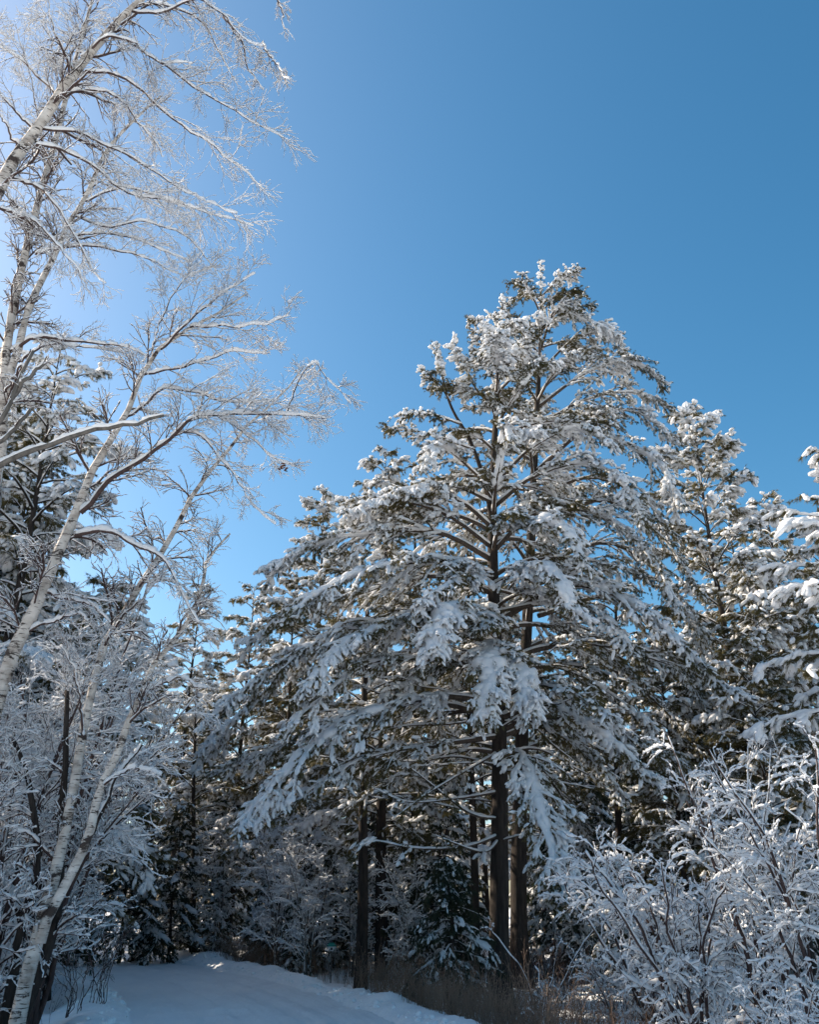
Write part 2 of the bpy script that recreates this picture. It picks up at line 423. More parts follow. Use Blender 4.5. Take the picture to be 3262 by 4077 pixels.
def traced_pine(name, base, tpts, rad, boughs, fill, label, seed, r_shape=None, mats=(M_BARK, M_LIMB, M_PINE), fine=.76):
    """tpts: world points of the trunk; boughs: list of (path, r0, snow, slab, dens, foliage)"""
    rng = np.random.default_rng(seed)
    root = thing(name, base, label, 'pine tree')
    B = np.array(base)
    for tp, rd in zip(tpts, rad):
        P = spline(tp, 46) - B
        g = Geo(); t = np.linspace(0, 1, 46)
        R = np.interp(t, np.linspace(0, 1, len(rd)), rd)
        R = R * (1 + .03 * np.sin(t * 60)) + (.20 * np.exp(-np.abs(P[:, 2]) / .45) if rd[0] > .1 else 0)
        tubes(g, P[None], R[None], 18); tk = part('trunk', g, mats[0], root)
        Q = resample(P[None, -9:], 40)[0]; Q = np.repeat(Q, 4, 0) + rng.normal(0, .05, (160, 3))
        gn, gs = Geo(), Geo(); Dq = nrm(rng.normal(0, .6, Q.shape) + Z * .5)
        needles(gn, Q, Dq, np.full(160, .10), rng, K=12, down=0); k = rng.random(160) < .6
        z_ = rng.uniform(.03, .06, k.sum()); lumps(gs, Q[k] + Dq[k] * .05, Dq[k], z_ * 1.3, z_, z_ * .9, rng, 1)
        part('needles', gn, mats[2], tk, False); part('snow_load', gs, M_SNOW, tk)
    for (path, r0, snow, slab, dens, fol) in boughs + fill:
        gw, gn, gs = Geo(), Geo(), Geo()
        bough_geo(np.asarray(path) - B, r0, rng, gw, gn, gs, snow=snow, slab=slab, dens=dens * 1.15, foliage=fol, nlen=.10 * fine, side_len=.25, w=.0045, fine=1.45)
        w = part('bough', gw, mats[1], root)
        part('needles', gn, mats[2], w, False)
        part('snow_load', gs, M_SNOW, w)
    return root

rng = np.random.default_rng(11)
# --- the big white pine: trunk points traced at its depth
YH = 22.0
hx = at(1990, 3960, YH)[0]; hb = np.array([hx, YH, gz(hx, YH) - .12])
HT = [np.array([hx, YH, hb[2]]), at(1988, 3800, YH), at(1990, 3300, YH), at(1988, 2900, YH), at(1972, 2500, YH), at(1962, 2200, YH), at(1965, 1900, YH), at(1980, 1550, YH), at(2005, 1170, YH)]
HT2 = [at(1964, 2100, YH), at(1930, 1920, YH - .15), at(1873, 1754, YH - .4), at(1790, 1600, YH - .6), at(1733, 1370, YH - .7)]
def trunk_at(T, z):
    T = np.array(T); i = np.clip(np.searchsorted(T[:, 2], z) - 1, 0, len(T) - 2); f = (z - T[i, 2]) / (T[i + 1, 2] - T[i, 2])
    return T[i] + (T[i + 1] - T[i]) * np.clip(f, 0, 1)
def px_path(pts, m=14):
    return spline([at(*p) for p in pts], m)
Y = YH
FOL = (.22, 1.)
hero = []
def hb_(pts, r0=.06, snow=1.0, slab=0., dens=1., fol=FOL): hero.append((px_path(pts), r0, snow, slab, dens, fol))
# left side, top to bottom
hb_([(1985, 1480, Y), (1930, 1400, Y - .6), (1890, 1280, Y - .9)], .03, 1.1, 0, 1.2, (.1, 1))
hb_([(1985, 1450, Y), (2080, 1380, Y - .5), (2120, 1330, Y - .9)], .03, 1.1, 0, 1.2, (.1, 1))
hb_([(1978, 1620, Y), (1905, 1560, Y - .3), (1830, 1420, Y - .4), (1810, 1390, Y - .4)], .035, 1.1, .0, 1.1, (.15, 1))
hb_([(1975, 1700, Y), (2060, 1560, Y - 1.2), (2150, 1440, Y - 1.6)], .04, 1.2, .12, 1.2, (.15, 1))
hb_([(1978, 1560, Y), (1985, 1420, Y - 1.2), (1975, 1330, Y - 1.8)], .04, 1.2, .12, 1.2, (.15, 1))
hb_([(1795, 1600, Y - .6), (1750, 1530, Y - .8), (1700, 1480, Y - 1.)], .025, 1.1, 0, 1.2, (.15, 1))
hb_([(1840, 1690, Y - .5), (1720, 1650, Y - .7), (1610, 1650, Y - .8)], .03, 1.1, .0, 1.1, (.15, 1))
hb_([(1890, 1790, Y - .4), (1720, 1730, Y - .9), (1530, 1700, Y - 1.2)], .03, 1.0, .0, .9, (.2, 1))
hb_([(1930, 1920, Y), (1800, 1800, Y - 1.2), (1730, 1770, Y - 1.6), (1680, 1860, Y - 2)], .04, 1.2, .16, 1.1)
hb_([(1960, 2000, Y), (1830, 1940, Y - 1.0), (1700, 1930, Y - 1.6), (1560, 1960, Y - 2)], .05, 1.1, .10, 1.1)
hb_([(1960, 2100, Y), (1820, 1990, Y - .6), (1600, 1960, Y - 1.0), (1400, 1990, Y - 1.3)], .06, 1.1, .12, 1.1)
hb_([(1960, 2180, Y), (1780, 2050, Y - .9), (1560, 1990, Y - 1.6), (1380, 2040, Y - 2)], .06, 1.0, .0, 1.)
hb_([(1962, 2230, Y), (1750, 2120, Y - .6), (1480, 2120, Y - 1.2), (1230, 2180, Y - 1.6), (1075, 2280, Y - 1.8)], .08, 1.15, .17, 1.1)
hb_([(1965, 2290, Y), (1800, 2230, Y - 1.3), (1560, 2250, Y - 2.4), (1330, 2320, Y - 3), (1120, 2470, Y - 3.4)], .08, 1.1, .17, 1.1)
hb_([(1967, 2360, Y), (1700, 2290, Y + .4), (1400, 2370, Y + .4), (1150, 2430, Y + .4), (1000, 2560, Y + .3)], .08, .9, .12, 1.)
hb_([(1970, 2430, Y), (1800, 2420, Y - 1.2), (1580, 2480, Y - 2.4), (1370, 2560, Y - 3.3), (1200, 2750, Y - 3.8)], .08, 1.2, .18, 1.1)
hb_([(1972, 2500, Y), (1750, 2450, Y - .4), (1420, 2500, Y - .8), (1120, 2640, Y - 1.1), (830, 2860, Y - 1.4)], .09, 1.1, .17, 1.1)
hb_([(1975, 2560, Y), (1700, 2500, Y + 1.0), (1350, 2560, Y + 1.6), (1050, 2760, Y + 1.9), (810, 2990, Y + 2)], .08, 1.0, .14, 1.)
hb_([(1978, 2650, Y), (1700, 2620, Y - 1.6), (1450, 2640, Y - 2.6), (1300, 2760, Y - 3.2), (1150, 2880, Y - 3.6)], .08, .9, .1, .9)
hb_([(1985, 2800, Y), (1740, 2770, Y - 1.4), (1440, 2850, Y - 2.6), (1200, 3010, Y - 3.4), (960, 3270, Y - 4)], .09, 1.25, .19, 1.15)
hb_([(1985, 2860, Y), (1760, 2800, Y + .3), (1440, 2820, Y + .6), (1130, 2960, Y + .8), (860, 3080, Y + 1)], .08, .9, .12, .9)
hb_([(1990, 2930, Y), (1760, 2960, Y - 1.0), (1500, 3000, Y - 2.0), (1290, 3100, Y - 2.6), (1120, 3240, Y - 3)], .07, .75, .08, .8)
# right side
hb_([(2000, 1900, Y), (2120, 1780, Y - .6), (2300, 1700, Y - 1.0), (2430, 1760, Y - 1.2)], .05, 1.1, .12, 1.)
hb_([(1965, 2020, Y), (2120, 1900, Y - .8), (2330, 1840, Y - 1.4), (2480, 1920, Y - 1.8), (2560, 2060, Y - 2)], .06, 1.0, .14, 1.)
hb_([(1962, 2130, Y), (2130, 2080, Y - 1.8), (2250, 2100, Y - 2.6), (2330, 2250, Y - 3)], .06, 1.25, .22, 1.15)
hb_([(1962, 2200, Y), (2120, 2050, Y - .2), (2380, 2040, Y - .5), (2580, 2200, Y - .7), (2700, 2400, Y - .8)], .07, .9, .12, 1.)
hb_([(1966, 2330, Y), (2100, 2260, Y - 2.0), (2220, 2290, Y - 3.0), (2290, 2440, Y - 3.4)], .06, 1.3, .22, 1.15)
hb_([(1970, 2440, Y), (2200, 2400, Y - .8), (2420, 2460, Y - 1.6), (2520, 2600, Y - 2)], .07, 1.0, .14, 1.)
hb_([(1972, 2480, Y), (2250, 2330, Y - .8), (2480, 2380, Y - 1.4), (2680, 2530, Y - 1.8), (2830, 2690, Y - 2)], .09, 1.2, .20, 1.15)
hb_([(1980, 2700, Y), (2200, 2650, Y + .5), (2420, 2750, Y + .5), (2600, 2900, Y + .4)], .07, .8, .1, .9)
hb_([(1988, 2860, Y), (2180, 2800, Y - .8), (2380, 2900, Y - 1.5), (2600, 3100, Y - 2)], .08, 1.2, .20, 1.1)
hb_([(1988, 2930, Y), (2150, 2890, Y + .4), (2330, 2990, Y + .4), (2500, 3180, Y + .3)], .07, .9, .12, .9)
hb_([(1995, 3020, Y), (2080, 3000, Y - 1.6), (2140, 3160, Y - 2.6), (2200, 3380, Y - 3.2), (2260, 3580, Y - 3.5)], .07, 1.2, .14, 1.1)
# towards the viewer
hb_([(1968, 2420, Y), (1880, 2440, Y - 1.8), (1790, 2440, Y - 3.2), (1720, 2600, Y - 4)], .06, 1.3, .32, 1.2)
hb_([(1975, 2560, Y), (1965, 2560, Y - 1.5), (1950, 2640, Y - 2.8), (1930, 2860, Y - 3.6)], .06, 1.3, .24, 1.2)
hb_([(1978, 2640, Y), (2030, 2620, Y - 1.5), (2080, 2680, Y - 2.6), (2120, 2840, Y - 3.2)], .06, 1.3, .24, 1.2)
hb_([(1966, 2300, Y), (1860, 2290, Y - 1.8), (1780, 2330, Y - 2.8), (1660, 2430, Y - 3.4)], .05, 1.2, .14, 1.1)
hb_([(1964, 2050, Y), (1980, 1900, Y - 1.2), (2020, 1700, Y - 2.0), (2030, 1740, Y - 2.4)], .05, 1.1, .14, 1.1)
# bare dead limbs low on the trunk, snow lying on them
for pts in [[(1990, 3260, Y), (1860, 3230, Y - .8), (1640, 3060, Y - 1.4), (1540, 3020, Y - 1.8)],
            [(1985, 2850, Y), (1800, 2880, Y - .6), (1600, 2890, Y - 1.0), (1420, 2940, Y - 1.2)],
            [(1992, 3150, Y), (1800, 3180, Y - 1), (1620, 3190, Y - 1.6), (1480, 3130, Y - 2)],
            [(1995, 3330, Y), (1930, 3390, Y - .6), (1800, 3350, Y - 1.2), (1740, 3325, Y - 1.4)],
            [(1995, 3320, Y), (1850, 3370, Y - .8), (1650, 3375, Y - 1.3), (1470, 3345, Y - 1.8), (1400, 3420, Y - 2)],
            [(1978, 2640, Y), (1760, 2600, Y - .3), (1620, 2590, Y - .5), (1500, 2620, Y - .7)],
            [(1988, 2990, Y), (1850, 3070, Y - 1), (1700, 3160, Y - 1.5), (1560, 3260, Y - 2)],
            [(1990, 3000, Y), (2140, 2980, Y + .2), (2300, 3060, Y + .5), (2480, 3150, Y + .6)],
            [(1985, 2870, Y), (2110, 2880, Y - .4), (2200, 2960, Y - .8), (2330, 3060, Y - 1)],
            [(1985, 3050, Y), (1820, 3010, Y + .8), (1650, 3030, Y + 1.2), (1450, 3010, Y + 1.4)]]:
    hb_(pts, .036, 1.0, 0., .22, (.35, 1.))
hero = [(p, r, min(s * .9, 1.1) + (.45 if p[-1][2] > 10 else 0), sl * 1.2, d * 1.1, f) for (p, r, s, sl, d, f) in hero]
fill = []
for i in range(38):
    z = 5.6 + (HT[-1][2] - 7.2) * ((i + .5) / 38); c = trunk_at(HT, z)
    fr = (z - 4.6) / (HT[-1][2] - 4.6)
    az = i * 2.4 + rng.random() * .5
    L = (6.6 * (1 - fr) ** .75 + .7) * rng.uniform(.7, .95)
    dx, dy = math.cos(az), math.sin(az)
    if dy < -.35: L *= .62
    if fr > .5 and dx < .3: L *= .72
    tip = c + np.array([dx * L, dy * L, L * (-.34 + .75 * fr)])
    fill.append((arch(c, tip, .16 - .05 * fr, 12, rng), .02 + .011 * L, rng.uniform(.45, .8) + .75 * fr, rng.uniform(.10, .17), 1.15, FOL))
for i in range(12):      # thin dead limbs on the lower trunk
    z = 3.2 + 5.2 * i / 12; c = trunk_at(HT, z); az = math.pi * (.75 + .55 * rng.random()) if i % 3 else rng.random() * -1.2
    L = rng.uniform(2.2, 4.2); tip = c + np.array([math.cos(az) * L, math.sin(az) * L, L * rng.uniform(-.15, .25)])
    fill.append((arch(c, tip, .04, 12, rng, .05), .022, .9, 0., .16, (.3, 1.)))
traced_pine('pine_tree', hb, [HT, HT2], [(.235, .215, .195, .175, .15, .12, .085, .05, .01), (.07, .06, .045, .03, .01)], hero, fill,
            'largest snow-laden pine right of centre, thick dark trunk, long boughs drooping over the verge', 3)

# --- second big pine close behind it, its top the highest point of the crown
YB = 26.0
bx = at(2070, 3880, YB)[0]; bb = np.array([bx, YB, gz(bx, YB) - .1])
BT = [bb, at(2066, 3500, YB), at(2080, 2900, YB), at(2108, 2300, YB), at(2130, 1800, YB), at(2150, 1400, YB), at(2156, 1035, YB)]
back = []
def bk(pts, r0=.06, snow=1., slab=0., dens=1., fol=FOL): back.append((px_path(pts), r0, snow, slab, dens, fol))
Y = YB
bk([(2156, 1200, Y), (2100, 1150, Y - .3), (2040, 1120, Y - .5)], .03, 1.1, 0, 1.3, (.1, 1))
bk([(2156, 1180, Y), (2230, 1110, Y - .2), (2300, 1080, Y - .3)], .03, 1., 0, 1.3, (.1, 1))
bk([(2154, 1240, Y), (2240, 1170, Y - .3), (2310, 1150, Y - .5)], .03, 1., 0, 1.2, (.1, 1))
bk([(2153, 1320, Y), (2260, 1230, Y - .2), (2360, 1215, Y - .2)], .03, .8, 0, 1.2, (.15, 1))
bk([(2150, 1400, Y), (2220, 1220, Y - .8), (2330, 1270, Y - 1), (2455, 1330, Y - 1.1)], .045, 1.2, .15, 1.1, (.15, 1))
bk([(2148, 1480, Y), (2300, 1340, Y), (2430, 1340, Y), (2515, 1430, Y)], .05, .9, .1, 1.1)
bk([(2146, 1560, Y), (2330, 1400, Y + .5), (2450, 1450, Y + .6), (2500, 1520, Y + .6)], .05, .8, .05, 1.)
bk([(2143, 1620, Y), (2340, 1480, Y - .4), (2520, 1440, Y - .6), (2650, 1530, Y - .8)], .06, 1.1, .15, 1.1)
bk([(2140, 1700, Y), (2330, 1590, Y + .1), (2530, 1560, Y + .1), (2665, 1620, Y)], .06, .9, .1, 1.)
bk([(2135, 1800, Y), (2350, 1660, Y - .5), (2540, 1640, Y - .8), (2690, 1760, Y - 1)], .07, .9, .1, 1.)
bk([(2132, 1880, Y), (2330, 1720, Y - 1.0), (2520, 1780, Y - 1.8), (2640, 1860, Y - 2), (2705, 2010, Y - 2)], .08, 1.0, .17, 1.1)
bk([(2132, 1980, Y), (2350, 1900, Y), (2560, 1980, Y), (2720, 2180, Y)], .07, .8, .08, 1.)
bk([(2135, 2100, Y), (2400, 1990, Y - .5), (2620, 2120, Y - .8), (2780, 2350, Y - 1)], .08, .8, .1, 1.)
bk([(2138, 2250, Y), (2420, 2160, Y), (2640, 2300, Y), (2820, 2560, Y)], .08, .8, .1, 1.)
bk([(2143, 2450, Y), (2420, 2380, Y + .3), (2650, 2560, Y + .3), (2790, 2780, Y + .2)], .08, .7, .08, .9)
bk([(2150, 2700, Y), (2420, 2660, Y + .2), (2620, 2800, Y), (2780, 2980, Y)], .07, .6, .0, .8)
bk([(2140, 1500, Y), (2060, 1400, Y - .5), (1960, 1330, Y - .8)], .04, 1.1, .08, 1.1)
bk([(2140, 1600, Y), (2060, 1470, Y - .8), (1960, 1260, Y - 1)], .04, 1.1, .08, 1.1)
bk([(2140, 1400, Y), (2060, 1300, Y - .5), (2010, 1220, Y - .7)], .04, 1.1, .08, 1.2, (.1, 1))
fill = []
for i in range(46):
    z = 5 + (BT[-1][2] - 6.5) * ((i + .5) / 46); c = trunk_at(BT, z); fr = (z - 5) / (BT[-1][2] - 5)
    az = i * 2.4 + 1 + rng.random() * .5
    L = (5.2 * (1 - fr) ** .8 + .6) * rng.uniform(.7, .95)
    tip = c + np.array([math.cos(az) * L, math.sin(az) * L, L * (-.30 + .8 * fr)])
    fill.append((arch(c, tip, .15 - .06 * fr, 12, rng), .02 + .011 * L, rng.uniform(.6, .9) + .4 * fr, rng.uniform(.07, .14), 1., FOL))
traced_pine('pine_tree', bb, [BT], [(.24, .21, .18, .15, .11, .06, .01)], back, fill,
            'tall pine right behind the largest one, its tip the highest of all', 4)

# --- general conifer maker for the rest: each tree a trunk, a crown of needles and its snow
def conifer(name, base, H, label, group=None, seed=0, spread=.24, crown0=.2, nb=66, nlen=.13, K=10, w=.008, snow=1.05, kind='pine', dens=.95, cat='pine tree', r=None, lean=(0, 0), sub=0, slab=.10, top_up=.7, gap=0):
    rg = np.random.default_rng(seed)
    root = thing(name, base, label, cat, group)
    r = r or H * .0105
    t = np.linspace(0, 1, 24)
    tr = np.stack([lean[0] * H * t ** 1.5 + .04 * np.sin(t * 9 + seed), lean[1] * H * t + .04 * np.cos(t * 7 + seed), H * t], -1); tr[0, :2] = 0
    gt, gn, gs = Geo(), Geo(), Geo()
    tubes(gt, tr[None], (r * np.linspace(1.15, .05, 24))[None], 9)
    for i in range(nb):
        f = crown0 + (1 - crown0) * ((i + .4) / nb) ** .95
        if gap and rg.random() < gap: continue
        c = np.array([np.interp(f, t, tr[:, j]) for j in range(3)]); q = (f - crown0) / (1 - crown0)
        if kind == 'pine':
            L = spread * H * (1 - q) ** .65 * min(1, .5 + q * 3) * rg.uniform(.6, 1.1) + .25; dz = -.22 + top_up * q; lf = .12
        else:
            L = spread * H * (1 - q) ** .9 * rg.uniform(.7, 1.05) + .15; dz = -.5 + .5 * q; lf = .08
        az = i * 2.4 + rg.random() * .8
        tip = c + np.array([math.cos(az) * L, math.sin(az) * L, L * dz])
        bough_geo(arch(c, tip, lf, 7, rg, .03), .012 + .008 * L, rg, gt, gn, gs, snow=snow * rg.uniform(.75, 1.15), dens=dens, nlen=nlen, detail=sub, K=K, w=w, slab=slab * rg.uniform(0, 1.2), foliage=(.18, 1.), droop=.10 if kind == 'pine' else .16)
    # leader
    tp = resample(tr[None, -4:], 7)
    needles(gn, tp[0], np.tile([0, 0, 1.], (7, 1)), np.full(7, nlen), rg, K=K * 2, w=w, down=-.2)
    lumps(gs, tp[0], np.tile([0, .2, 1.], (7, 1)), np.full(7, nlen * .5), np.full(7, nlen * .4), np.full(7, nlen * .4), rg, 0)
    part('trunk', gt, M_BARK, root); part('crown', gn, M_PINE if kind == 'pine' else M_HEM, root, False); part('snow_load', gs, M_SNOW, root)
    return root
def by_top(px, py, Y):
    p = at(px, py, Y); z = gz(p[0], Y) - .05
    return (p[0], Y, z), p[2] - z

PX = [  # (top px, top py, depth, seed, label, options)
 (250, 1390, 19.5, 21, 'tall open pine behind the birches at the left, its tip seen through their twigs', dict(spread=.26, nb=60, dens=.8, sub=1, crown0=.28, slab=.05, nlen=.10, w=.005, snow=1.15)),
 (20, 1750, 23, 22, 'dense pine cut by the left edge of the photo, below the birch fork', dict(spread=.26, nb=61, slab=.15)),
 (430, 2330, 21.5, 23, 'mid-height pine with thick snow pads, left of the narrow sky gap', dict(spread=.28, nb=56, slab=.2)),
 (800, 2330, 46, 24, 'slim pine with a straight bare trunk in the sky gap left of the big pine', dict(spread=.20, nb=56, crown0=.3, sub=1, slab=.1)),
 (1010, 2340, 40, 25, 'small-topped pine just right of the slim pine in the gap', dict(spread=.24, nb=56)),
 (1290, 1960, 37, 26, 'pine with a pointed snowy top peeking out over the big left boughs', dict(spread=.23, nb=64, sub=1)),
 (1540, 1795, 31, 27, 'taller pine whose feathery top rises left of the big pine leader', dict(spread=.20, nb=64, sub=1)),
 (1655, 1860, 34, 28, 'dark-tipped pine half hidden between the feathery top and the big pine', dict(spread=.18, nb=56, snow=.6)),
 (2755, 1655, 29, 29, 'open-topped pine right of the big pine with snowy knobs along upswept branches', dict(spread=.22, nb=64, sub=1, top_up=1.3)),
 (2890, 2010, 34, 30, 'bushy pine behind the open-topped one on the right', dict(spread=.26, nb=64)),
 (3040, 1985, 31, 31, 'narrow pine with a bent tip standing against the sky at the right', dict(spread=.19, nb=66, gap=.12)),
 (3180, 2330, 29, 32, 'pine at the right edge below the round snow clusters', dict(spread=.26, nb=61)),
 (2960, 2560, 25, 33, 'shorter dark pine right of the long low bough tip', dict(spread=.30, nb=56, snow=.75)),
 (2620, 2560, 27, 34, 'shaded pine under the drooping right boughs', dict(spread=.25, nb=61, snow=.6)),
 (3235, 2080, 33, 36, 'pine filling the skyline at the far right behind the snow clusters', dict(spread=.24, nb=60)),
 (2960, 2200, 27, 37, 'pine closing the gap between the open-topped and the bent-tipped pine', dict(spread=.27, nb=64)),
 (1180, 2300, 37, 35, 'pine in the second row behind the left boughs', dict(spread=.24, nb=56)),
]
for (px, py, Yd, sd_, lab, op) in PX:
    b_, H = by_top(px, py, Yd)
    conifer('pine_tree', b_, H, lab, 'snowy pines around the clearing', seed=sd_, **op)
b_, H = by_top(3400, 1780, 17)
conifer('pine_tree', b_, H, 'pine leaning in from the right edge with round snow clumps on its bare branch ends', 'snowy pines around the clearing', seed=41, spread=.30, nb=61, crown0=.3, dens=.42, nlen=.12, K=16, w=.006, snow=2.0, sub=1, top_up=.9, slab=0.)

# trees of the understory and the woods behind
h1, H1 = by_top(560, 3080, 36)
HEM1 = conifer('hemlock_tree', h1, H1, 'dark hemlock behind the curve of the road, nearest the birch stems', 'dark hemlocks behind the road', seed=51, kind='hem', spread=.34, nb=54, crown0=.14, nlen=.11, K=9, w=.014, snow=.4, cat='hemlock', slab=.2)
h2, H2 = by_top(1290, 3330, 33)
HEM2 = conifer('spruce_tree', h2, H2, 'young pointed spruce in shade left of the bare pine trunk', 'young spruces in the understory', seed=52, kind='hem', spread=.27, nb=61, crown0=.04, nlen=.09, K=8, w=.012, snow=.7, cat='spruce', sub=1, slab=.14)
h3, H3 = by_top(1790, 3420, 20.5)
conifer('hemlock_tree', h3, H3, 'small dark hemlock just left of the thick pine trunk', None, seed=53, kind='hem', spread=.36, nb=34, crown0=.28, nlen=.08, K=16, w=.007, snow=.30, cat='hemlock', sub=1, dens=1., r=.09)
h4, H4 = by_top(2330, 2750, 27)
PFAR = conifer('pine_tree', (-14, 60, gz(-14, 60)), 16, 'far pine deep in the woods beyond the road', 'far pines deep in the woods', seed=54, spread=.24, nb=56, nlen=.2, K=7, w=.022, dens=.6, snow=1.1)

def hem_at(src, H0, px, py, Yd, rz, label, group):
    b_, H = by_top(px, py, Yd); copy_thing(src, b_, rz, H / H0, label, group)
for a in [(230, 3050, 38, 'dark hemlock directly behind the white birch stems'),
          (730, 3180, 37, 'dark hemlock over the far bend of the road'),
          (930, 3050, 40, 'dark hemlock right of the road bend behind the bare saplings'),
          (60, 3000, 30, 'dark hemlock in the lower left corner behind the alders'),
          (1530, 3100, 34, 'dark hemlock directly behind the bare pine trunk'),
          (2520, 3000, 31, 'dark hemlock behind the top of the white bush at the right'),
          (2800, 2900, 28, 'dark hemlock between the two white bushes at the right'),
          (3130, 3000, 30, 'dark hemlock behind the rightmost white bush'),
          (1750, 3020, 31, 'dark hemlock in the gap left of the two thick trunks'),
          (2330, 3080, 33, 'dark hemlock right of the two thick trunks')]:
    hem_at(HEM1, H1, *a[:3], rng.random() * 6, a[3], 'dark hemlocks behind the road')
for a in [(1080, 3420, 34, 'young spruce nearest the right bank of the bend'), (1180, 3560, 31, 'smallest young spruce, low and round with snow pads'),
          (1420, 3450, 36, 'young spruce behind the marker post'), (880, 3450, 37, 'young spruce beside the bare grey saplings'),
          (1640, 3500, 33, 'young spruce just right of the bare pine trunk'), (700, 3420, 42, 'young spruce at the far side of the road bend'),
          (2290, 3480, 27, 'young spruce closing the gap right of the two thick trunks'), (2190, 3330, 31, 'young spruce glimpsed behind the second thick trunk'), (2440, 3420, 25, 'young spruce behind the sparse left side of the white bushes')]:
    hem_at(HEM2, H2, *a[:3], rng.random() * 6, a[3], 'young spruces in the understory')
FARL = 'far pine deep in the woods beyond the road'
k = 0
for row, Yd in enumerate((46, 54, 64, 76, 92)):
    xs = np.arange(-1.0, 1.0, .105 if row else .12) * (Yd * .62)
    for x in xs:
        x = x + rng.uniform(-1.5, 1.5); yy = Yd + rng.uniform(-3, 3)
        d_, _s = road_d(np.array([x]), np.array([yy]))
        if d_[0] < 5: continue
        az = x / yy
        cap_el = .30 if -.40 < az < -.05 else (.40 if az >= -.05 else .55)
        H = min(rng.uniform(13, 21), yy * cap_el * rng.uniform(.8, 1.0))
        copy_thing(PFAR if rng.random() < .75 else HEM1, (x, yy, gz(x, yy) - .1), rng.random() * 6, (H / 16) if True else 1, FARL, 'far pines deep in the woods') if rng.random() < .8 else copy_thing(HEM1, (x, yy, gz(x, yy) - .1), rng.random() * 6, H * .8 / H1, 'far dark hemlock deep in the woods beyond the road', 'far hemlocks deep in the woods')
        k += 1
# trees outside the left of the frame that keep the lane and the verge in shade
for (x, y, H) in [(-22, 24, 17), (-27, 33, 20), (-20, 33, 16), (-31, 26, 20), (-26, 42, 20), (-17, 42, 14), (-35, 38, 22), (-19, 18, 14), (-14.5, 27, 14), (-12, 36, 13), (-16, 22, 17), (-18, 28, 18), (-24, 30, 22), (-22, 38, 22), (-30, 48, 22), (-22, 50, 18), (-16, 36, 16), (-14, 24, 16), (-17, 31, 17), (-19, 26, 20), (-20, 20, 20), (-21, 14, 21), (-26, 19, 23), (-24, 25, 22)]:
    copy_thing(PFAR, (x, y, gz(x, y) - .1), rng.random() * 6, H / 16, 'pine in the wood on the left side of the lane', 'pines in the wood left of the lane')
for (x, y, H) in [(-17, 33, 15), (-13.5, 30, 13), (-21, 29, 17), (-12, 21, 11), (-15, 25, 15), (-19, 22, 16), (-24, 36, 18), (-28, 28, 20), (-13, 40, 13)]:
    if road_d(np.array([x]), np.array([y]))[0][0] > 3.8: copy_thing(HEM1, (x, y, gz(x, y) - .1), rng.random() * 6, H / H1, 'hemlock in the wood on the left side of the lane', 'hemlocks in the wood left of the lane')
for (x, y, H, lab) in [(-16.5, 27, 21, 'tall pine at the very left edge behind the birches'), (-13, 24.5, 17.5, 'pine behind the birches, just inside the left edge'), (-10.5, 22, 14, 'lower pine standing in front of the tall open one at the left')]:
    copy_thing(PFAR, (x, y, gz(x, y) - .1), rng.random() * 6, H / 16, lab, 'snowy pines around the clearing')

